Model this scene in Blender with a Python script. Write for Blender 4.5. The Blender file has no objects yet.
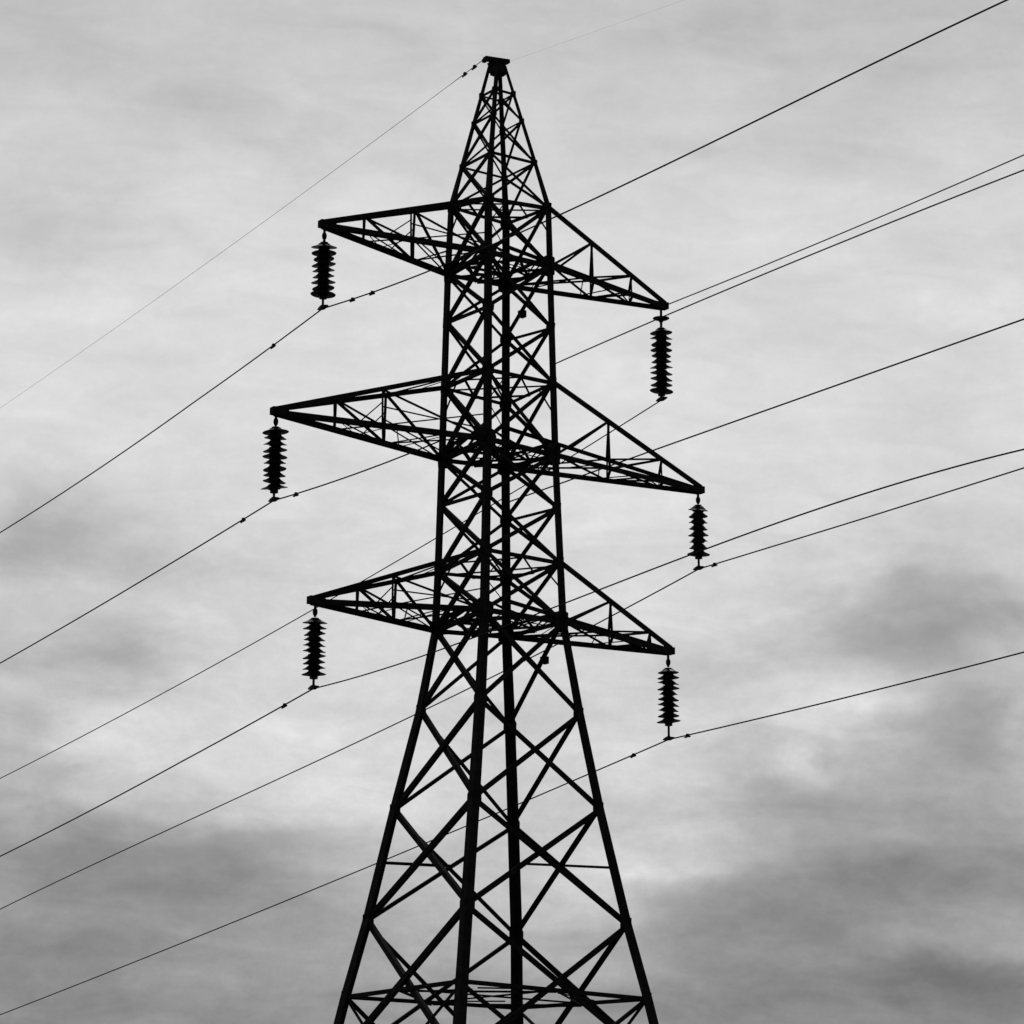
import bpy, bmesh, math, random
from mathutils import Vector, Matrix
random.seed(7)
R = math.radians
scene = bpy.context.scene
col = scene.collection

# ------------------------------------------------------------------ camera
cam_data = bpy.data.cameras.new('camera')
cam_data.sensor_width = 36.0
cam_data.lens = 2959.35 / 1024 * 36.0
cam_data.clip_start, cam_data.clip_end = 0.1, 6000
cam = bpy.data.objects.new('camera', cam_data)
col.objects.link(cam)
PITCH, ROLL, YAW = 0.247214, 0.005488, -0.005097
rt = Vector((math.cos(YAW), math.sin(YAW), 0))
fh = Vector((-math.sin(YAW), math.cos(YAW), 0))
fw = fh * math.cos(PITCH) + Vector((0, 0, 1)) * math.sin(PITCH)
up = -fh * math.sin(PITCH) + Vector((0, 0, 1)) * math.cos(PITCH)
cx = rt * math.cos(ROLL) + up * math.sin(ROLL)
cy = -rt * math.sin(ROLL) + up * math.cos(ROLL)
m = Matrix((cx, cy, -fw)).transposed().to_4x4()
m.translation = Vector((0, 0, 1.6))
cam.matrix_world = m
scene.camera = cam

# ------------------------------------------------------------------ exposure
scene.view_settings.view_transform = 'Standard'
scene.view_settings.look = 'None'
scene.view_settings.exposure = 0
scene.view_settings.gamma = 1

scene.cycles.max_bounces = 3; scene.cycles.diffuse_bounces = 2; scene.cycles.glossy_bounces = 2

# ------------------------------------------------------------------ sky (black and white photograph: the daylight is kept neutral)
SUN_EL, SUN_AZ = R(52), R(8)          # behind the pylon, high, veiled by cloud
world = bpy.data.worlds.new('World')
scene.world = world
world.use_nodes = True
nt = world.node_tree
nt.nodes.clear()
def nd(t, **kw):
    n = nt.nodes.new(t)
    for k, v in kw.items(): setattr(n, k, v)
    return n
def link(a, b): nt.links.new(a, b)
def mth(op, a, b=None, c=None, clamp=False):
    n = nd('ShaderNodeMath', operation=op, use_clamp=clamp)
    for i, v in enumerate((a, b, c)):
        if v is None: continue
        if isinstance(v, (int, float)): n.inputs[i].default_value = v
        else: link(v, n.inputs[i])
    return n.outputs[0]
def comb(x, y, z):
    n = nd('ShaderNodeCombineXYZ')
    for i, v in enumerate((x, y, z)):
        if isinstance(v, (int, float)): n.inputs[i].default_value = v
        else: link(v, n.inputs[i])
    return n.outputs[0]
def noise(vec, scale, detail=4, rough=.5, dist=0):
    n = nd('ShaderNodeTexNoise')
    link(vec, n.inputs['Vector'])
    n.inputs['Scale'].default_value = scale
    n.inputs['Detail'].default_value = detail
    n.inputs['Roughness'].default_value = rough
    n.inputs['Distortion'].default_value = dist
    return mth('SUBTRACT', n.outputs['Fac'], .5)
tc = nd('ShaderNodeTexCoord')
sp = nd('ShaderNodeSeparateXYZ')
link(tc.outputs['Generated'], sp.inputs[0])
dx, dy, dz = sp.outputs
yy = mth('MAXIMUM', dy, .08)
u0 = mth('DIVIDE', dx, yy)
v0 = mth('DIVIDE', dz, yy)
# cloud deck seen in perspective: position where the direction meets a flat layer
den = mth('ADD', mth('MAXIMUM', dz, 0), .07)
px_ = mth('DIVIDE', dx, den)
py_ = mth('DIVIDE', dy, den)
deck = comb(mth('MULTIPLY', px_, 1.0), mth('MULTIPLY', py_, .62), 3.3)
deck2 = comb(mth('MULTIPLY', px_, 1.0), mth('MULTIPLY', py_, .8), 9.1)
n_big = noise(deck, 1.5, 5, .5, .35)
n_mid = noise(deck2, 4.6, 6, .55, .5)
wisp = comb(mth('ADD', u0, mth('MULTIPLY', v0, .35)), mth('MULTIPLY', v0, 2.9), 2.2)
n_wisp = noise(wisp, 25, 7, .55, .8)
n_fin = noise(comb(u0, mth('MULTIPLY', v0, 1.3), 4.4), 130, 6, .82, .2)
wu = noise(comb(u0, mth('MULTIPLY', v0, 1.5), 1.7), 17, 4, .56, .4)
wv = noise(comb(u0, mth('MULTIPLY', v0, 1.5), 5.2), 17, 4, .56, .4)
u = mth('ADD', u0, mth('MULTIPLY', wu, .095))
v = mth('ADD', v0, mth('MULTIPLY', wv, .030))
# tone of the overcast by height above the horizon
mr = nd('ShaderNodeMapRange'); mr.clamp = True
link(v, mr.inputs['Value']); mr.inputs['From Min'].default_value = 0.0; mr.inputs['From Max'].default_value = 0.5
cr = nd('ShaderNodeValToRGB'); link(mr.outputs[0], cr.inputs[0])
cr.color_ramp.interpolation = 'EASE'
def lin(g):
    g /= 255.0
    return g / 12.92 if g <= .04045 else ((g + .055) / 1.055) ** 2.4
def V(py): return math.tan(PITCH + math.atan((512 - py) / 2949))
TONE = [(1100, 118), (1010, 152), (940, 166), (860, 186), (770, 208), (660, 217), (560, 218), (430, 221), (250, 219), (120, 208), (0, 198), (-200, 190)]
els = cr.color_ramp.elements
while len(els) > 1: els.remove(els[-1])
for i, (py, g) in enumerate(TONE):
    e = els[0] if i == 0 else els.new(V(py) / .5)
    e.position = min(1, max(0, V(py) / .5)); e.color = (lin(g),) * 3 + (1,)
tone = cr.outputs['Color']
# banks of thicker (negative) and thinner (positive) cloud: azimuth, height, spread, strength (in stops of log2)
BLOBS = [
  # px, py, sx, sy, amount
  (40, 545, 110, 28, -.38), (150, 560, 120, 30, -.22), (30, 500, 60, 24, -.14), (82, 659, 90, 20, -.34), (180, 655, 70, 16, -.14), (22, 730, 55, 20, -.34), (94, 760, 50, 14, -.26), (30, 784, 40, 10, -.18), (191, 790, 50, 12, -.10),
  (110, 865, 120, 40, -.30), (30, 830, 100, 26, -.22), (281, 839, 80, 16, -.30), (240, 880, 110, 20, -.26), (56, 945, 130, 26, -.26), (277, 1000, 90, 22, -.22), (300, 955, 90, 18, -.10), (60, 1015, 160, 16, -.12),
  (112, 917, 70, 10, .12), (262, 936, 50, 9, .14), (262, 861, 60, 9, .14), (142, 985, 70, 9, .10), (200, 720, 120, 26, .06), (370, 810, 60, 20, .06),
  (950, 615, 110, 30, -.30), (930, 640, 150, 36, -.10), (869, 643, 60, 18, -.32), (751, 679, 60, 24, -.18), (991, 705, 60, 26, -.30), (971, 750, 90, 20, -.28), (823, 791, 50, 16, -.26), (787, 745, 26, 16, -.12), (950, 810, 110, 30, -.16),
  (858, 690, 45, 16, .16), (815, 752, 20, 16, .20), (720, 765, 70, 18, .14), (915, 827, 34, 9, .12), (715, 832, 60, 18, .18), (680, 863, 60, 11, .26), (600, 870, 70, 26, .26), (660, 790, 60, 30, .12),
  (894, 880, 130, 18, -.34), (741, 930, 90, 28, -.46), (843, 912, 80, 20, -.24), (894, 940, 80, 10, .12), (920, 982, 110, 16, -.36), (740, 1000, 140, 18, -.28), (1000, 975, 60, 26, -.30), (560, 930, 120, 20, -.12),
  (35, 10, 90, 20, -.08), (220, 105, 60, 24, -.13), (262, 140, 36, 14, -.10), (60, 150, 50, 16, -.05), (50, 225, 60, 20, -.15), (90, 266, 60, 18, -.12), (176, 237, 50, 12, -.10), (270, 258, 40, 11, -.08), (190, 310, 50, 12, -.10), (145, 365, 40, 10, -.07),
  (88, 136, 80, 18, .06), (210, 268, 34, 9, .06), (170, 420, 160, 40, .04), (350, 30, 120, 20, -.05),
  (744, 25, 40, 20, -.15), (960, 40, 200, 90, -.14), (800, 72, 30, 10, -.08), (935, 75, 50, 16, -.08), (730, 140, 70, 16, -.11), (860, 120, 60, 22, -.08), (1000, 235, 60, 30, -.14), (930, 335, 80, 16, -.09), (740, 335, 50, 12, -.05), (960, 305, 40, 12, .08),
  (840, 180, 60, 20, .05), (560, 330, 180, 110, .04), (620, 545, 60, 12, -.07), (960, 420, 90, 30, -.06), (900, 480, 100, 20, .05),
  (220, 105, 90, 42, -0.16), (50, 225, 90, 42, -0.22), (800, 300, 90, 42, -0.09), (950, 400, 90, 42, -0.11), (200, 420, 90, 42, -0.06), (95, 712, 90, 42, 0.18), (820, 690, 90, 42, -0.17), (280, 839, 90, 42, 0.26), (60, 940, 90, 42, -0.14), (260, 1000, 90, 42, 0.06), (1000, 850, 90, 42, -0.60), (560, 930, 90, 42, 0.41), (664, 854, 90, 42, -0.06), (30, 60, 90, 42, -0.17), (110, 870, 90, 42, -0.26), (900, 980, 90, 42, -0.07), (40, 545, 90, 42, -0.21), (960, 610, 90, 42, -0.52), (971, 745, 90, 42, -0.52), (823, 791, 90, 42, -0.42), (894, 873, 90, 42, -0.29), (741, 925, 90, 42, -0.09), (894, 940, 90, 42, -0.08), (971, 520, 90, 42, -0.20), (971, 685, 90, 42, -0.24), (991, 1011, 90, 42, -0.30), (766, 1011, 90, 42, -0.09), (82, 655, 90, 42, -0.43), (225, 685, 90, 42, -0.11), (22, 735, 90, 42, -0.21), (37, 820, 90, 42, -0.28), (187, 850, 90, 42, -0.21), (262, 887, 90, 42, -0.31), (112, 917, 90, 42, 0.10), (169, 959, 90, 42, -0.24), (56, 1000, 90, 42, -0.18), (300, 764, 90, 42, 0.11),
  (850, 882, 150, 11, -.14), (910, 968, 130, 10, -.14), (750, 935, 120, 11, -.10), (880, 935, 120, 9, .12), (800, 905, 120, 8, .05), (960, 585, 60, 10, -.10), (900, 660, 70, 9, -.10),
  (840, 700, 85, 24, .26), (818, 752, 16, 20, .18), (700, 740, 120, 30, .06), (690, 862, 70, 8, .10), (860, 895, 260, 12, -.10), (900, 975, 240, 12, -.10), (880, 935, 220, 9, .10), (930, 830, 160, 9, .08), (910, 625, 160, 14, -.10),
]
acc = None
uv = comb(u, v, 0.0)
for (bx, by, sx, sy, am) in BLOBS:
    ku, kv = 2949 / sx / 1.03, 2949 / sy / 1.08
    ma = nd('ShaderNodeVectorMath', operation='MULTIPLY_ADD'); link(uv, ma.inputs[0])
    ma.inputs[1].default_value = (ku, kv, 0); ma.inputs[2].default_value = (-(bx - 512) / 2949 * 1.03 * ku, -V(by) * kv, 0)
    dp = nd('ShaderNodeVectorMath', operation='DOT_PRODUCT'); link(ma.outputs[0], dp.inputs[0]); link(ma.outputs[0], dp.inputs[1])
    g = mth('POWER', math.exp(-.7), dp.outputs['Value'])
    acc = mth('MULTIPLY_ADD', g, am, acc if acc is not None else 0.0)
# billow texture is stronger low in the sky where the cloud is thick
low = nd('ShaderNodeMapRange'); low.clamp = True
link(v0, low.inputs['Value'])
low.inputs['From Min'].default_value = .06; low.inputs['From Max'].default_value = .30
low.inputs['To Min'].default_value = 1.0; low.inputs['To Max'].default_value = .42
tex = mth('ADD', mth('ADD', mth('MULTIPLY', n_big, .45), mth('MULTIPLY', n_mid, .40)), mth('ADD', mth('MULTIPLY', n_wisp, 1.0), mth('MULTIPLY', n_fin, .60)))
expo = mth('ADD', acc, mth('MULTIPLY', tex, low.outputs[0]))
bw_t = nd('ShaderNodeRGBToBW'); link(tone, bw_t.inputs[0])
front = mth('MULTIPLY', bw_t.outputs[0], mth('POWER', 2.0, expo))
# unseen sky beside and behind the viewer is darkened to keep the steel dark
side = nd('ShaderNodeMapRange'); side.clamp = True; side.interpolation_type = 'SMOOTHSTEP'
link(dy, side.inputs['Value'])
side.inputs['From Min'].default_value = .15; side.inputs['From Max'].default_value = .88
back = mth('MULTIPLY', mth('POWER', 2.0, mth('MULTIPLY', n_big, 1.5)), .055)
mixn = nd('ShaderNodeMix'); mixn.data_type = 'FLOAT'
link(side.outputs[0], mixn.inputs[0]); link(back, mixn.inputs[2]); link(front, mixn.inputs[3])
cloud = mixn.outputs[0]
sky = nd('ShaderNodeTexSky', sky_type='NISHITA', sun_disc=False)
sky.sun_elevation, sky.sun_rotation = SUN_EL, SUN_AZ
bw = nd('ShaderNodeRGBToBW'); link(sky.outputs[0], bw.inputs[0])
tot = mth('ADD', mth('MULTIPLY', cloud, 9.8), mth('MULTIPLY', mth('MULTIPLY', bw.outputs[0], side.outputs[0]), .02))
bg = nd('ShaderNodeBackground')
link(tot, bg.inputs['Color']); bg.inputs['Strength'].default_value = .1
world.cycles.sampling_method = 'MANUAL'; world.cycles.sample_map_resolution = 256
wo = nd('ShaderNodeOutputWorld'); link(bg.outputs[0], wo.inputs['Surface'])

sun_d = bpy.data.lights.new('sun', 'SUN'); sun_d.energy = .5; sun_d.angle = R(18); sun_d.color = (1, .99, .97)
sun = bpy.data.objects.new('sun', sun_d); col.objects.link(sun)
sdir = Vector((math.sin(SUN_AZ) * math.cos(SUN_EL), math.cos(SUN_AZ) * math.cos(SUN_EL), math.sin(SUN_EL)))
sun.rotation_euler = sdir.to_track_quat('Z', 'Y').to_euler()

# ------------------------------------------------------------------ measured sizes of the pylon and its wires (metres)
DATA = {'N': {'a1b': {'F': [0.216, 81.466, 28.907], 'L': [-1.486, 80.272, 28.824], 'N': [-0.317, 78.535, 28.951], 'R': [1.467, 79.728, 28.931]},
       'a1t': {'F': [0.206, 81.409, 30.784], 'L': [-1.411, 80.257, 30.875], 'N': [-0.323, 78.571, 30.536], 'R': [1.416, 79.736, 30.676]},
       'a2b': {'F': [0.237, 81.592, 23.486], 'L': [-1.596, 80.296, 23.358], 'N': [-0.299, 78.408, 23.483], 'R': [1.629, 79.704, 23.365]},
       'a2t': {'F': [0.23, 81.549, 25.345], 'L': [-1.553, 80.287, 25.465], 'N': [-0.306, 78.454, 25.478], 'R': [1.567, 79.713, 25.464]},
       'a3b': {'F': [0.295, 81.767, 18.6], 'L': [-1.727, 80.331, 18.458], 'N': [-0.343, 78.234, 18.634], 'R': [1.852, 79.672, 18.597]},
       'a3t': {'F': [0.276, 81.708, 20.23], 'L': [-1.671, 80.318, 20.104], 'N': [-0.328, 78.295, 20.317], 'R': [1.774, 79.684, 20.265]},
       'g': {'F': [1.033, 86.068, 0.0], 'L': [-6.085, 81.125, 0.0], 'N': [-1.219, 73.932, 0.0], 'R': [6.099, 78.875, 0.0]},
       'm1': {'F': [0.223, 81.504, 27.265], 'L': [-1.515, 80.278, 27.389], 'N': [-0.312, 78.497, 27.322], 'R': [1.52, 79.72, 27.085]},
       'm2': {'F': [0.255, 81.647, 21.934], 'L': [-1.626, 80.305, 22.026], 'N': [-0.313, 78.353, 21.934], 'R': [1.7, 79.694, 21.837]},
       'n0': {'F': [0.363, 82.198, 16.114], 'L': [-2.13, 80.404, 16.221], 'N': [-0.439, 77.802, 16.114], 'R': [2.31, 79.588, 16.018]},
       'n1': {'F': [0.471, 82.849, 13.403], 'L': [-2.813, 80.525, 13.464], 'N': [-0.579, 77.138, 13.347], 'R': [2.845, 79.472, 13.398]},
       'n2': {'F': [0.584, 83.57, 10.401], 'L': [-3.506, 80.659, 10.459], 'N': [-0.734, 76.445, 10.464], 'R': [3.574, 79.332, 10.265]},
       'n3': {'F': [0.749, 84.532, 6.395], 'L': [-4.549, 80.84, 6.395], 'N': [-0.934, 75.468, 6.395], 'R': [4.563, 79.16, 6.395]},
       'n4': {'F': [0.918, 85.444, 2.6], 'L': [-5.461, 81.009, 2.6], 'N': [-1.103, 74.556, 2.6], 'R': [5.474, 78.991, 2.6]},
       'p1': {'F': [0.033, 80.475, 34.218], 'L': [-0.559, 80.088, 34.218], 'N': [-0.147, 79.525, 34.218], 'R': [0.397, 79.912, 34.218]},
       'p2': {'F': [0.076, 80.707, 33.368], 'L': [-0.776, 80.131, 33.368], 'N': [-0.19, 79.293, 33.368], 'R': [0.645, 79.869, 33.368]},
       'p3': {'F': [0.142, 81.06, 32.068], 'L': [-1.107, 80.197, 32.068], 'N': [-0.256, 78.94, 32.068], 'R': [1.024, 79.803, 32.068]},
       'ring': {'F': [0.658, 84.042, 8.437], 'L': [-4.058, 80.749, 8.435], 'N': [-0.842, 75.962, 8.451], 'R': [4.105, 79.245, 8.303]},
       'top': {'F': [-0.012, 80.231, 35.118], 'L': [-0.33, 80.043, 35.134], 'N': [-0.102, 79.769, 35.118], 'R': [0.139, 79.956, 35.102]}},
 'W': {'El': {'A': [-0.446, 79.8, 35.264], 'co': [0.11161830492, 0.00055708355], 'send': -43.21},
       'Er': {'A': [0.221, 80.2, 35.329], 'co': [-0.12659516786], 'send': 13.91},
       'L1l': {'A': [-4.827, 76.658, 26.657], 'co': [0.15995273195, 0.00201043048], 'send': -26.8},
       'L1r': {'A': [-4.827, 76.658, 26.657], 'co': [-0.11213277683, 0.0063903063, -0.00011165364], 'send': 30.32},
       'L2l': {'A': [-5.949, 75.914, 21.029], 'co': [0.12242032231, 0.00095836369], 'send': -22.2},
       'L2r': {'A': [-5.949, 75.914, 21.029], 'co': [-0.05693563446, 0.00446086357], 'send': 8.02},
       'L3l': {'A': [-4.895, 76.612, 16.112], 'co': [0.1570612882, 0.00127632034], 'send': -24.99},
       'L3r': {'A': [-4.895, 76.612, 16.112], 'co': [-0.0314589208, 0.00687017733, -0.00018099516], 'send': 28.62},
       'M1': {'A': [1.567, 79.713, 26.014], 'co': [0.02255274076, -0.0010197953], 'send': 25.17},
       'M2': {'A': [0.249, 81.628, 22.469], 'co': [0.0038293163, -8.485921e-05], 'send': 28.06},
       'R1l': {'A': [4.887, 83.342, 26.054], 'co': [0.15580987533, 0.00068555995], 'send': -59.84},
       'R1r': {'A': [4.887, 83.342, 28.949], 'co': [-0.01009355068, 0.00094145896], 'send': 20.26},
       'R2l': {'A': [5.947, 84.086, 21.145], 'co': [0.15771228162, 0.00160571334, 1.813102e-05], 'send': -51.15},
       'R2r': {'A': [5.947, 84.086, 21.145], 'co': [0.00964351823, 0.00021674478], 'send': 17.95},
       'R3l': {'A': [4.987, 83.388, 15.986], 'co': [0.12710380413, 0.00024216091], 'send': -58.76},
       'R3r': {'A': [4.987, 83.388, 15.986], 'co': [0.00544101184, 0.0007024619], 'send': 19.19}},
 'cap': [[-0.446, 79.8, 35.264], [0.221, 80.2, 35.329]],
 'ins': {'0L': [-0.52, -2.085, -2.385],
         '0R': [-0.713, -2.742, -2.895],
         '1L': [-0.471, -2.232, -2.464],
         '1R': [-0.485, -2.052, -2.382],
         '2L': [-0.514, -2.101, -2.382],
         '2R': [-0.526, -2.154, -2.573]},
 'th': 0.602100511088844,
 'tips': {'0L': [-4.827, 76.658, 29.043],
          '0R': [4.887, 83.342, 28.949],
          '1L': [-5.949, 75.914, 23.494],
          '1R': [5.947, 84.086, 23.526],
          '2L': [-4.895, 76.612, 18.494],
          '2R': [4.987, 83.388, 18.558]}}

# ------------------------------------------------------------------ helpers
def mat(name, base, rough, metal=0.0, var=.4, scale=6.0, bump=0.0, spec=.25):
    mm = bpy.data.materials.new(name); mm.use_nodes = True
    t = mm.node_tree; b = t.nodes['Principled BSDF']
    b.inputs['Roughness'].default_value = rough; b.inputs['Specular IOR Level'].default_value = spec; b.inputs['Metallic'].default_value = metal
    n = t.nodes.new('ShaderNodeTexNoise'); n.inputs['Scale'].default_value = scale; n.inputs['Detail'].default_value = 6
    c = t.nodes.new('ShaderNodeTexCoord'); t.links.new(c.outputs['Object'], n.inputs['Vector'])
    r = t.nodes.new('ShaderNodeValToRGB'); t.links.new(n.outputs['Fac'], r.inputs[0])
    r.color_ramp.elements[0].position = .3; r.color_ramp.elements[1].position = .7
    r.color_ramp.elements[0].color = (base * (1 - var),) * 3 + (1,)
    r.color_ramp.elements[1].color = (base * (1 + var),) * 3 + (1,)
    t.links.new(r.outputs[0], b.inputs['Base Color'])
    if bump:
        bp = t.nodes.new('ShaderNodeBump'); bp.inputs['Strength'].default_value = bump
        t.links.new(n.outputs['Fac'], bp.inputs['Height']); t.links.new(bp.outputs[0], b.inputs['Normal'])
    return mm
M_STEEL = mat('dark_painted_steel', .05, .9, 0, .45, 5, spec=.10)
M_GALV = mat('weathered_fittings', .03, .6, .3, .3, 20)
M_PORC = mat('brown_glazed_porcelain', .025, .35, 0, .3, 9)
M_WIRE = mat('weathered_conductor', .03, .75, .0, .2, 3)
M_CONC = mat('concrete', .3, .9, 0, .2, 4, .3)
M_GRASS = mat('rough_grass', .05, .95, 0, .5, .6, .6)

def obj(name, bm, m_, parent=None):
    bmesh.ops.recalc_face_normals(bm, faces=bm.faces[:])
    me = bpy.data.meshes.new(name); bm.to_mesh(me); bm.free()
    me.materials.append(m_)
    o = bpy.data.objects.new(name, me); col.objects.link(o)
    if parent is not None:
        o.parent = parent
        o.matrix_parent_inverse = Matrix.Translation(-world_loc(parent))
    return o
def world_loc(o):
    v_ = Vector(o.location)
    if o.parent is not None and o.type == 'EMPTY': v_ += world_loc(o.parent)
    return v_ if o.type == 'EMPTY' else (world_loc(o.parent) if o.parent else v_)
def tag(o, label, cat, group=None):
    o['label'] = label; o['category'] = cat
    if group: o['group'] = group
def thing(name, loc, label, cat, group=None):
    o = bpy.data.objects.new(name, None); col.objects.link(o)
    o.location = loc; o.empty_display_size = .2
    tag(o, label, cat, group)
    return o
def loft(bm, rings, cap=True, closed=True):
    vs = [[bm.verts.new(p) for p in r] for r in rings]
    n = len(rings[0])
    for a, b in zip(vs, vs[1:]):
        for i in range(n if closed else n - 1):
            bm.faces.new((a[i], a[(i + 1) % n], b[(i + 1) % n], b[i]))
    if cap:
        bm.faces.new(vs[0][::-1]); bm.faces.new(vs[-1])
def lsec(o, a, b, w, t, wb=None):
    wb = wb or w
    return [o, o + a * w, o + a * w + b * t, o + a * t + b * t, o + a * t + b * wb, o + b * wb]
def angle(bm, p, q, w, nrm, off=0.0, t=None, inset=0.0):
    """steel angle bar from p to q: one leg flat in the plane with normal nrm, the other turned inwards"""
    p, q = Vector(p), Vector(q); d = (q - p).normalized()
    p = p + d * inset; q = q - d * inset
    n_ = (nrm - d * nrm.dot(d)).normalized(); s = n_.cross(d).normalized()
    t = t or w * .13
    o1 = p - s * w * .5 + n_ * off; o2 = q - s * w * .5 + n_ * off
    loft(bm, [lsec(o1, s, -n_, w, t, w * .8), lsec(o2, s, -n_, w, t, w * .8)])
def box(bm, c, ax, ay, az):
    c = Vector(c); vs = []
    r = []
    for z in (-1, 1):
        r.append([c + ax * x + ay * y + az * z for x, y in ((-1, -1), (1, -1), (1, 1), (-1, 1))])
    loft(bm, r)
def tube(bm, pts, rad, n=8):
    pts = [Vector(p) for p in pts]; rings = []
    for i, p in enumerate(pts):
        d = (pts[min(i + 1, len(pts) - 1)] - pts[max(i - 1, 0)]).normalized()
        a = d.cross(Vector((.3, .2, 1))).normalized(); b = d.cross(a)
        r_ = rad[i] if isinstance(rad, (list, tuple)) else rad
        rings.append([p + (a * math.cos(2 * math.pi * k / n) + b * math.sin(2 * math.pi * k / n)) * r_ for k in range(n)])
    loft(bm, rings)
def lathe(bm, c, axis, prof, n=24):
    """profile of (radius, distance along axis)"""
    axis = axis.normalized(); a = axis.cross(Vector((.1, 1, .05))).normalized(); b = axis.cross(a)
    loft(bm, [[c + axis * h + (a * math.cos(2 * math.pi * k / n) + b * math.sin(2 * math.pi * k / n)) * max(r, .002) for k in range(n)] for r, h in prof])
def plate(bm, c, out, nrm, w, h, t):
    """gusset plate: clipped rectangle lying in the face with normal nrm"""
    out = (out - nrm * out.dot(nrm)).normalized(); b = nrm.cross(out).normalized()
    sh = [(-w, -h), (w * .55, -h), (w, -h * .5), (w, h * .5), (w * .55, h), (-w, h)]
    loft(bm, [[c + out * x + b * y + nrm * z for x, y in sh] for z in (-t, t)])

# ------------------------------------------------------------------ ground
bm = bmesh.new()
NG = 40
gv = {}
for i in range(NG + 1):
    for j in range(NG + 1):
        fx = (i / NG - .5) * 2; fy = (j / NG - .5) * 2
        x = math.copysign(abs(fx) ** 2.2, fx) * 2500; y = math.copysign(abs(fy) ** 2.2, fy) * 2500 + 60
        rr = math.hypot(x, y - 40)
        z = 0 if rr < 70 else .25 * math.sin(x * .021) * math.cos(y * .017) * min(1, (rr - 70) / 100)
        gv[i, j] = bm.verts.new((x, y, z - .02))
for i in range(NG):
    for j in range(NG):
        bm.faces.new((gv[i, j], gv[i + 1, j], gv[i + 1, j + 1], gv[i, j + 1]))
g = obj('ground', bm, M_GRASS); g['kind'] = 'structure'

# ------------------------------------------------------------------ lattice pylon
TH = DATA['th']
ARM = Vector((-math.cos(TH), -math.sin(TH), 0))       # towards the near (left) circuit
LINE = Vector((math.sin(TH), -math.cos(TH), 0))       # along the power line, towards the viewer's right
C0 = Vector((0, 80, 0))
ORDER = ['g', 'n4', 'n3', 'ring', 'n2', 'n1', 'n0', 'a3b', 'a3t', 'm2', 'a2b', 'a2t', 'm1', 'a1b', 'a1t', 'p3', 'p2', 'p1', 'top']
ND = {(l, c): Vector(DATA['N'][l][c]) for l in DATA['N'] for c in 'LNRF'}
RING = 'LNRF'
for l_ in ('n0', 'n1', 'n2'): ND[l_, 'F'].x += .05
pyl = thing('lattice_pylon', (0, 80, 0), 'tall dark steel lattice transmission pylon with six cross-arms, standing against the overcast sky', 'pylon')
OUTD = {c: (ND['a3b', c] - Vector((0, 80, ND['a3b', c].z))).normalized() for c in RING}
def face_n(c1, c2): return (OUTD[c1] + OUTD[c2]).normalized()
LEGW = {'g': .27, 'n4': .27, 'n3': .27, 'ring': .265, 'n2': .26, 'n1': .25, 'n0': .235, 'a3b': .21, 'a3t': .195, 'm2': .19, 'a2b': .19, 'a2t': .185,
        'm1': .18, 'a1b': .18, 'a1t': .165, 'p3': .12, 'p2': .11, 'p1': .10, 'top': .09}
WK = {'L': 1.16, 'R': 1.16, 'N': .93, 'F': .93}
for c in RING:
    i = RING.index(c)
    bm = bmesh.new(); rings = []
    dA = -face_n(RING[i - 1], c); dB = -face_n(c, RING[(i + 1) % 4])   # flange directions lie along the two faces
    for l in ORDER:
        w = LEGW[l] * WK[c]
        o = ND[l, c] + OUTD[c] * w * .33
        rings.append(lsec(o, dA, dB, w, w * .12))
    loft(bm, rings)
    leg = obj('leg', bm, M_STEEL, pyl)
    bm = bmesh.new()
    cc = ND['g', c]
    loft(bm, [[cc + Vector((x * s, y * s, z)) for x, y in ((-1, -1), (1, -1), (1, 1), (-1, 1))] for s, z in ((.65, -.5), (.6, .12), (.42, .35))])
    obj('footing', bm, M_CONC, pyl)

PANELS = [('n4', 'n3', .17), ('n3', 'n2', .16), ('n2', 'n1', .155), ('n1', 'n0', .145), ('n0', 'a3b', .135), ('a3b', 'a3t', .12), ('a3t', 'm2', .12), ('m2', 'a2b', .12),
          ('a2b', 'a2t', .12), ('a2t', 'm1', .115), ('m1', 'a1b', .115), ('a1b', 'a1t', .115), ('a1t', 'p3', .085), ('p3', 'p2', .075), ('p2', 'p1', .065)]
PANELS.insert(0, ('g', 'n4', .17))
for (lo, hi, w) in PANELS:
    for i in range(4):
        c1, c2 = RING[i], RING[(i + 1) % 4]
        n_ = face_n(c1, c2)
        bm = bmesh.new()
        k = .8 if 'F' in (c1, c2) else 1.0
        angle(bm, ND[lo, c1], ND[hi, c2], w * k, n_, .03)
        angle(bm, ND[lo, c2], ND[hi, c1], w * k, n_, -.03)
        # bolt plate where the two diagonals cross
        wl, wh = (ND[lo, c1] - ND[lo, c2]).length, (ND[hi, c1] - ND[hi, c2]).length
        x1 = ND[lo, c1].lerp(ND[hi, c2], wl / (wl + wh))
        plate(bm, x1, (ND[hi, c2] - ND[lo, c1]).normalized(), n_, w * .5, w * .38, .012)
        obj('cross_brace', bm, M_STEEL, pyl)
HOR = [('ring', .11, 4), ('a3b', .13, 4), ('a3t', .10, 4), ('m2', .085, 2), ('a2b', .13, 4), ('a2t', .10, 4), ('m1', .085, 2), ('a1b', .13, 4), ('a1t', .105, 4), ('p3', .07, 4), ('p1', .06, 4), ('p2', .055, 2)]
for (l, w, k) in HOR:
    for i in range(4):
        c1, c2 = RING[i], RING[(i + 1) % 4]
        if k == 2 and (c1 + c2) not in ('LN', 'RF'): continue
        bm = bmesh.new()
        angle(bm, ND[l, c1], ND[l, c2], w, face_n(c1, c2), .0)
        obj('horizontal_strut', bm, M_STEEL, pyl)
UP = Vector((0, 0, 1))
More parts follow.
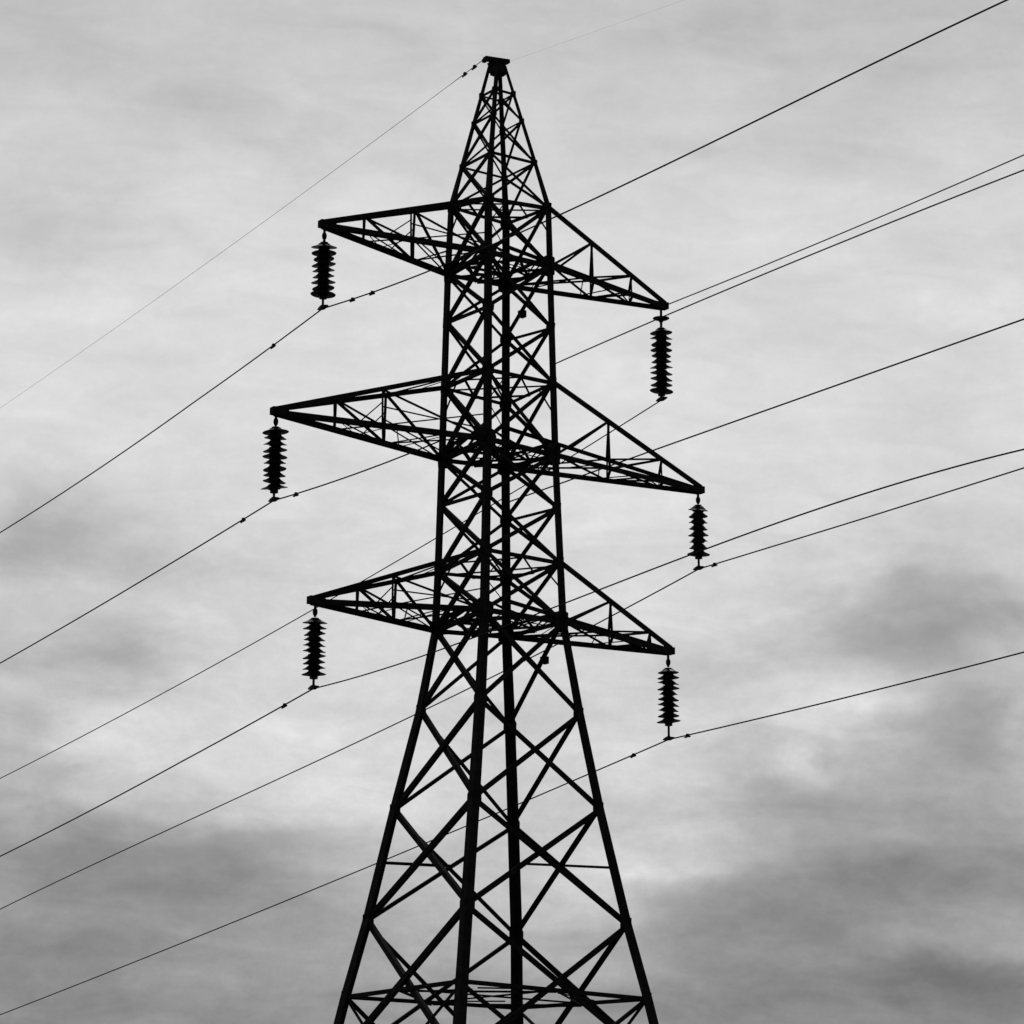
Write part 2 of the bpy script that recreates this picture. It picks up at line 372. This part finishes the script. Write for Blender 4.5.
for l in ('a3b', 'a2b', 'a1b'):
    for (c1, c2) in (('L', 'N'), ('F', 'L'), ('R', 'F')):
        n_ = face_n(c1, c2)
        up_l = {'a3b': 'a3t', 'a2b': 'a2t', 'a1b': 'a1t'}[l]
        p, q = ND[l, c1].lerp(ND[up_l, c1], .17), ND[l, c2].lerp(ND[up_l, c2], .17)
        bm = bmesh.new(); angle(bm, p, q, .085, n_, -.05); obj('horizontal_strut', bm, M_STEEL, pyl)
        bm = bmesh.new()
        for j in range(4):
            a_, b_ = (ND[l, c1].lerp(ND[l, c2], j / 4), p.lerp(q, (j + 1) / 4)) if j % 2 == 0 else (p.lerp(q, j / 4), ND[l, c1].lerp(ND[l, c2], (j + 1) / 4))
            angle(bm, a_, b_, .06, n_, -.06)
        obj('strut_lacing', bm, M_STEEL, pyl)
for l, lu in (('a3b', 'a3t'), ('a2b', 'a2t'), ('a1b', 'a1t')):
    cen = sum((ND[l, c] for c in RING), Vector()) / 4
    for i in range(4):
        c1, c2 = RING[i], RING[(i + 1) % 4]
        m1_ = (ND[l, c1] + ND[l, c2]) / 2
        up_ = ND[l, c1].lerp(ND[lu, c1], .17)
        for a_, b_, w in ((m1_, up_, .05), (cen + Vector((0, 0, .25)), m1_, .05), (cen + Vector((0, 0, .25)), ND[l, c1].lerp(ND[l, c2], .25), .04), (up_, ND[l, c2].lerp(cen, .5), .04), (ND[lu, c1].lerp(ND[lu, c2], .3), ND[l, c1].lerp(ND[lu, c1], .55), .04)):
            bm = bmesh.new(); angle(bm, a_, b_, w, Vector((0, 0, 1)), .0); obj('secondary_lacing', bm, M_STEEL, pyl)
for (l, w) in (('ring', .07), ('a3b', .09), ('a3t', .06), ('a2b', .09), ('a2t', .06), ('a1b', .09), ('a1t', .06)):
    bm = bmesh.new()
    mids = []
    for i in range(4):
        c1, c2 = RING[i], RING[(i + 1) % 4]
        mids.append((ND[l, c1] + ND[l, c2]) / 2)
    for i in range(4):
        angle(bm, mids[i], mids[(i + 1) % 4], w, UP, -.02)
    if l != 'ring':
        angle(bm, ND[l, 'N'], ND[l, 'F'], w, UP, .03); angle(bm, ND[l, 'L'], ND[l, 'R'], w, UP, -.06)
    else:
        cen = sum(mids, Vector()) / 4
        for i in range(4):
            c_ = RING[i]
            angle(bm, mids[i], ND[l, c_].lerp(cen, .5), .05, UP, .05); angle(bm, mids[i - 1], ND[l, c_].lerp(cen, .35), .05, UP, -.05)
            angle(bm, mids[i], (mids[i] * .5 + mids[(i + 2) % 4] * .5), w * .8, UP, .03)
    obj('plan_bracing', bm, M_STEEL, pyl)
# short redundant struts from the outer legs to the crossing of the diagonals
for (lo, hi) in (('n2', 'n1'),):
    for c in 'LR':
        p = ND[lo, c].lerp(ND[hi, c], .53 if c == 'L' else .49)
        x1 = ND[lo, c].lerp(ND[hi, 'F'], .57 if c == 'L' else .62)
        if c == 'R': x1 = ND[lo, 'F'].lerp(ND[hi, 'F'], .66)
        bm = bmesh.new(); angle(bm, p, x1, .08 if c == 'L' else .07, face_n(c, 'F'), .0); obj('secondary_strut', bm, M_STEEL, pyl)
for i in range(4):   # knee braces falling from the diaphragm ring
    c1, c2 = RING[i], RING[(i + 1) % 4]
    x1 = (ND['n3', c1] + ND['n3', c2]) / 2
    for c in (c1, c2):
        bm = bmesh.new(); angle(bm, ND['ring', c], x1, .10, face_n(c1, c2), -.05); obj('secondary_strut', bm, M_STEEL, pyl)
# gusset plates at the nodes
for (l, s) in (('a1t', .15), ('a1b', .21), ('m1', .15), ('a2t', .16), ('a2b', .22), ('m2', .15), ('a3t', .16), ('a3b', .22), ('n0', .17), ('n1', .18), ('n2', .19), ('ring', .16), ('p3', .08), ('p2', .07), ('p1', .08)):
    for i in range(4):
        bm = bmesh.new()
        c = RING[i]
        for d in (RING[i - 1], RING[(i + 1) % 4]):
            n_ = face_n(c, d)
            dd = (ND[l, d] - ND[l, c]).normalized()
            f = 1.2 if (c == 'R' and l in ('a1b', 'a2b', 'a3b')) else 1.0
            plate(bm, ND[l, c] + dd * s * .45, dd, n_, s * .8 * f, s * f, .05)
        obj('gusset_plate', bm, M_STEEL, pyl)
# peak cap carrying the earth wire
A, B = Vector(DATA['cap'][0]), Vector(DATA['cap'][1])
ax = (B - A).normalized(); sd = UP.cross(ax).normalized(); az = ax.cross(sd)
bm = bmesh.new()
box(bm, (A + B) / 2, ax * (B - A).length * .52, sd * .09, az * .055)
box(bm, A - az * .05, ax * .05, sd * .10, az * .05)
cap = obj('earth_wire_bracket', bm, M_STEEL, pyl)
bm = bmesh.new()
cT = (ND['top', 'L'] + ND['top', 'R']) / 2
q_ = []
for s, z in ((.30, .10), (.25, -.02), (.20, -.10), (.21, -.20)):
    q_.append([cT + OUTD[c] * s + UP * z for c in RING])
loft(bm, q_)
obj('peak_head_plate', bm, M_STEEL, pyl)
for i in range(4):
    c1, c2 = RING[i], RING[(i + 1) % 4]
    n_ = face_n(c1, c2)
    bm = bmesh.new()
    k_ = [ND['p1', c].lerp(ND['top', c], .72) for c in (c1, c2)]
    loft(bm, [[p + n_ * z for p in (k_[0].lerp(k_[1], .28), k_[0].lerp(k_[1], .72), ND['top', c2], ND['top', c1])] for z in (-.012, .012)])
    obj('peak_stiffener', bm, M_STEEL, pyl)
# knots of bolted plates seen on two diagonals
for p in (ND['a1b', 'R'].lerp(ND['m1', 'F'], .64), ND['a3b', 'R'].lerp(ND['n0', 'F'], .36)):
    bm = bmesh.new(); box(bm, p, LINE * .09, ARM * .09, UP * .10); obj('bolted_splice', bm, M_STEEL, pyl)

# cross-arms
PT = {'0L': (.32, .71), '0R': (.30, .64), '1L': (.35, .645), '1R': (.28, .64), '2L': (.36, .66), '2R': (.20, .56)}
for k in range(3):
    for sdn in 'LR':
        tip = Vector(DATA['tips'][f'{k}{sdn}'])
        cs = ('L', 'N') if sdn == 'L' else ('R', 'F')
        tl, bl = (f'a{k + 1}t', f'a{k + 1}b')
        arm = bpy.data.objects.new('cross_arm', None); col.objects.link(arm); arm.parent = pyl
        arm.location = (tip.x * .5, (tip.y - 80) * .5, tip.z)
        outd = ARM if sdn == 'L' else -ARM
        pts = {}; TB = {}
        for j, c in enumerate(cs):
            sg = 1 if (ND[tl, c] - tip).dot(LINE) > 0 else -1
            tu = tip + LINE * sg * .07 + UP * .05; tb = tip + LINE * sg * .09 - UP * .05
            n_ = LINE * sg
            TB[c] = ND[tl, c] if sdn + c != 'RF' else ND[bl, c].lerp(ND[tl, c], .64)
            for nm, a_, b_, w in (('upper_chord', tu, TB[c], .16 if sdn + c == 'RR' else .125), ('lower_chord', tb, ND[bl, c], .15)):
                bm = bmesh.new(); angle(bm, a_, b_, w, n_, .02 if nm == 'upper_chord' else .0)
                obj(nm, bm, M_STEEL, arm)
            rat = 1 if j == 0 else abs((tip.x - ND[bl, cs[0]].x) / (tip.x - ND[bl, c].x))
            TT = [t * rat for t in PT[f'{k}{sdn}']]
            for i_, t in enumerate(TT):
                pts[c, 'u', i_] = tu.lerp(TB[c], t); pts[c, 'b', i_] = tb.lerp(ND[bl, c], t)
            t1, t2 = 0, 1
            for t in (t1, t2):
                bm = bmesh.new(); angle(bm, pts[c, 'b', t], pts[c, 'u', t], (.085 if j == 0 else .06) * (.6 if sdn == 'R' and t == 0 and k < 2 else 1), n_, -.02); obj('post', bm, M_STEEL, arm)
            w = .085 if j == 0 else .06
            for a_, b_ in ((pts[c, 'u', t2], ND[bl, c]), (pts[c, 'u', t1], pts[c, 'b', t2])):
                bm = bmesh.new(); angle(bm, a_, b_, w * .85, n_, -.04); obj('diagonal', bm, M_STEEL, arm)
        c1, c2 = cs
        for lv, w in (('u', .07), ('b', .07)):
            for t in (t1, t2):
                bm = bmesh.new(); angle(bm, pts[c1, lv, t], pts[c2, lv, t], w, UP, -.01); obj('tie_strut', bm, M_STEEL, arm)
            bs = TB if lv == 'u' else {c_: ND[bl, c_] for c_ in cs}
            bars = [(pts[c1, lv, t1], pts[c2, lv, t2])]
            if lv == 'b': bars += [(pts[c1, lv, t2], bs[c2]), (pts[c2, lv, t2], bs[c1]), (pts[c2, lv, t1], pts[c1, lv, t2])]
            elif sdn == 'L': bars += [(pts[c1, lv, t2], bs[c2])]
            else: bars += [(pts[c1, lv, t2], pts[c2, lv, t2].lerp(bs[c2], .36))]
            for a_, b_ in bars:
                bm = bmesh.new(); angle(bm, a_, b_, .055, UP, .03); obj('lacing_bar', bm, M_STEEL, arm)
        # light secondary bracing near the body
        seg = 5
        for lv, base in (('b', bl), ('u', tl)):
            p1, p2 = pts[c1, lv, 0], pts[c2, lv, 0]
            q1, q2 = ND[base, c1], ND[base, c2]
            for j in range(seg):
                if lv == 'u' and (j < 3 or sdn == 'R'): continue
                a_, b_ = (p1.lerp(q1, j / seg), p2.lerp(q2, (j + 1) / seg)) if j % 2 else (p2.lerp(q2, j / seg), p1.lerp(q1, (j + 1) / seg))
                bm = bmesh.new(); angle(bm, a_, b_, .032, UP, .05 if lv == 'b' else -.05); obj('secondary_lacing', bm, M_STEEL, arm)
        for c in cs if sdn == 'L' else ():
            pm = pts[c, 'u', 1].lerp(pts[c, 'b', 1], .5)
            for a_, b_ in ((pm, ND[bl, c].lerp(ND[tl, c], .12)), (pts[c, 'b', 1], ND[bl, c].lerp(ND[tl, c], .35)), (pts[c, 'b', 0].lerp(pts[c, 'b', 1], .5), pts[c, 'u', 1].lerp(pts[c, 'b', 1], .35))):
                bm = bmesh.new(); angle(bm, a_, b_, .034, LINE, .03); obj('secondary_lacing', bm, M_STEEL, arm)
        bm = bmesh.new()
        box(bm, tip + outd * .0, outd * .10, LINE * .11, UP * .10)
        box(bm, tip - outd * .22, outd * .16, LINE * .10, UP * .075)
        obj('tip_plate', bm, M_STEEL, arm)

# ------------------------------------------------------------------ insulator strings
POS = {'0L': 'top left', '1L': 'middle left', '2L': 'bottom left', '0R': 'top right', '1R': 'middle right', '2R': 'bottom right'}
def insulator(key):
    tip = Vector(DATA['tips'][key]); za, zb, zc = DATA['ins'][key]
    hang = HANG[key]
    t = thing('insulator_string', hang, f'dark ribbed insulator string hanging from the tip of the {POS[key]} cross-arm', 'insulator', 'insulator strings under the cross-arms')
    rnd = random.Random(hash(key) % 97 if False else sum(map(ord, key)))
    bm = bmesh.new()
    tube(bm, [hang + UP * -.04, hang + UP * (za + .06)], .038)
    mid = hang + UP * (za * .55)
    lathe(bm, mid, UP, [(.03, -.11), (.06, -.07), (.07, 0), (.06, .06), (.03, .1)], 12)
    if key == '0R':
        lathe(bm, hang + UP * -.30, UP, [(.05, -.07), (.2, -.035), (.25, -.005), (.1, .03), (.04, .07)], 20)
    obj('hanger_link', bm, M_GALV, t)
    nd_ = {'0L': 9, '0R': 11, '1L': 10, '1R': 8, '2L': 10, '2R': 10}[key]
    pitch = (za - zb) / nd_
    bm = bmesh.new()
    tube(bm, [hang + UP * (za + .02), hang + UP * (zb - .02)], .11, 16)
    obj('core', bm, M_PORC, t)
    for i in range(nd_):
        h = za - pitch * .97 * (i + .58)
        R_ = .315 * (1 + rnd.uniform(-.10, .10)) * (.93 if key in ('1R', '2R') else 1)
        if i == 0: R_ *= 1.05
        if i == nd_ - 1: R_ *= 1.10
        tl = Vector((rnd.uniform(-.13, .13), -.12 + rnd.uniform(-.12, .12), 1))   # the caps sit loosely on their pins
        bm = bmesh.new(); p = pitch
        lathe(bm, hang + UP * h, tl, [(.09, -p * .40), (.15, -p * .36), (.175, -p * .22), (R_ * .72, -p * .17), (R_ * .98, -p * .15), (R_, -p * .11), (R_ * .96, -p * .06),
                                      (R_ * .80, p * .06), (.205, p * .22), (.165, p * .36), (.15, p * .50), (.11, p * .56)], 28)
        obj('shed', bm, M_PORC, t)
    bm = bmesh.new()
    tube(bm, [hang + UP * (zb + .02), hang + UP * (zc + .06)], .034)
    lathe(bm, hang + UP * (zc + .055), UP, [(.036, .05), (.055, .025), (.06, 0), (.04, -.03)], 12)
    obj('bottom_rod', bm, M_GALV, t)
    bm = bmesh.new()
    cc = hang + UP * zc
    rr = []
    for s, hh, ww in ((-.24, .02, .03), (-.13, .045, .05), (0, .07, .06), (.13, .045, .05), (.24, .02, .03)):
        rr.append([cc + LINE * s + Vector((ARM.x * x, ARM.y * x, 0)) * ww + UP * (y * hh + .02) for x, y in ((-1, -.6), (1, -.6), (1, 1), (-1, 1))])
    loft(bm, rr)
    obj('suspension_clamp', bm, M_GALV, t)
    return t
OFF = {'0L': .045, '0R': -.09, '1L': .03, '1R': -.06, '2L': .09, '2R': -.055}
HANG = {k: Vector(DATA['tips'][k]) + Vector((OFF[k], 0, -.08)) for k in POS}
for k in POS:
    DATA['ins'][k] = [z + (.04 if k == '0L' else .08) for z in DATA['ins'][k]]
    insulator(k)

# ------------------------------------------------------------------ wires
def wire(key, label, rad, cat='power line', damp=(), n=90, name='conductor_wire', r_end=None):
    W = DATA['W'][key]; A = Vector(W['A']); co = W['co']; send = W['send']
    sh = Vector()
    if key[0] in 'LR' and key != 'R1r':
        sh = Vector((OFF[str(int(key[1]) - 1) + key[0]], 0, -.04 if key[:2] == 'L1' else 0))   # the clamp hangs slightly in from the arm tip
    def P(s): return A + sh * max(0, 1 - abs(s) / 7) + LINE * s + UP * sum(c * s ** (i + 1) for i, c in enumerate(co))
    pts = [P(send * (i / n)) for i in range(n + 1)]
    bm = bmesh.new()
    re_ = r_end or rad
    rods = name == 'earth_wire' and damp
    tube(bm, pts, [(.011 if rods and abs(send) * i / n < 1.6 else rad + (re_ - rad) * i / n) for i in range(n + 1)], 8)
    o = obj(name, bm, M_WIRE)
    tag(o, label, cat, 'overhead wires of the power line')
    for s in damp:
        p = P(s); d = (P(s + .05) - P(s - .05)).normalized(); dn = -UP
        bm = bmesh.new()
        box(bm, p + dn * .01, d * .035, d.cross(UP).normalized() * .03, UP * .05)
        tube(bm, [p + dn * .045 - d * .12, p + dn * .04, p + dn * .045 + d * .12], .012, 6)
        for q in (-1, 1):
            tube(bm, [p + dn * .048 + d * q * .05, p + dn * .048 + d * q * .12], .024, 8)
        obj('vibration_damper', bm, M_GALV, o)
    return o
T, S_ = .0195, .0185
wire('L1l', 'dark wire running down left from the top left insulator string', T, damp=(-2.6,))
wire('L1r', 'dark wire rising from the top left insulator string to the upper right corner', T, damp=(1.55, 2.55))
wire('L2l', 'dark wire running down left from the middle left insulator string', T, damp=(-1.6,))
wire('L2r', 'short dark wire from the middle left insulator string to the tower body', S_, damp=(1.15,))
wire('L3l', 'dark wire running down left from the bottom left insulator string', T, damp=(-1.45,))
wire('L3r', 'thin dark wire rising right from the bottom left insulator string', .017)
wire('R1l', 'thin dark wire falling left from the top right insulator string behind the tower', .018)
wire('R2l', 'thin dark wire falling left from the middle right insulator string', .020)
wire('R2r', 'dark wire rising right from the middle right insulator string', .0195, damp=(.72,))
wire('R3l', 'thin dark wire falling left from the bottom right insulator string', .0195, damp=(-1.7,))
wire('R3r', 'dark wire rising right from the bottom right insulator string', .0195, damp=(.85,))
wire('R1r', 'dark wire rising right from the tip of the top right cross-arm', .017)
wire('M1', 'dark wire from the tower body passing just behind the top right insulator string', .018)
wire('M2', 'dark wire from the tower body rising right above the middle right cross-arm', .020)
wire('El', 'very thin earth wire falling left from the peak of the pylon', .0072, 'earth wire', damp=(-.55, -1.05), name='earth_wire', r_end=.0028)
wire('Er', 'faint earth wire rising right from the peak of the pylon', .0016, 'earth wire', name='earth_wire')
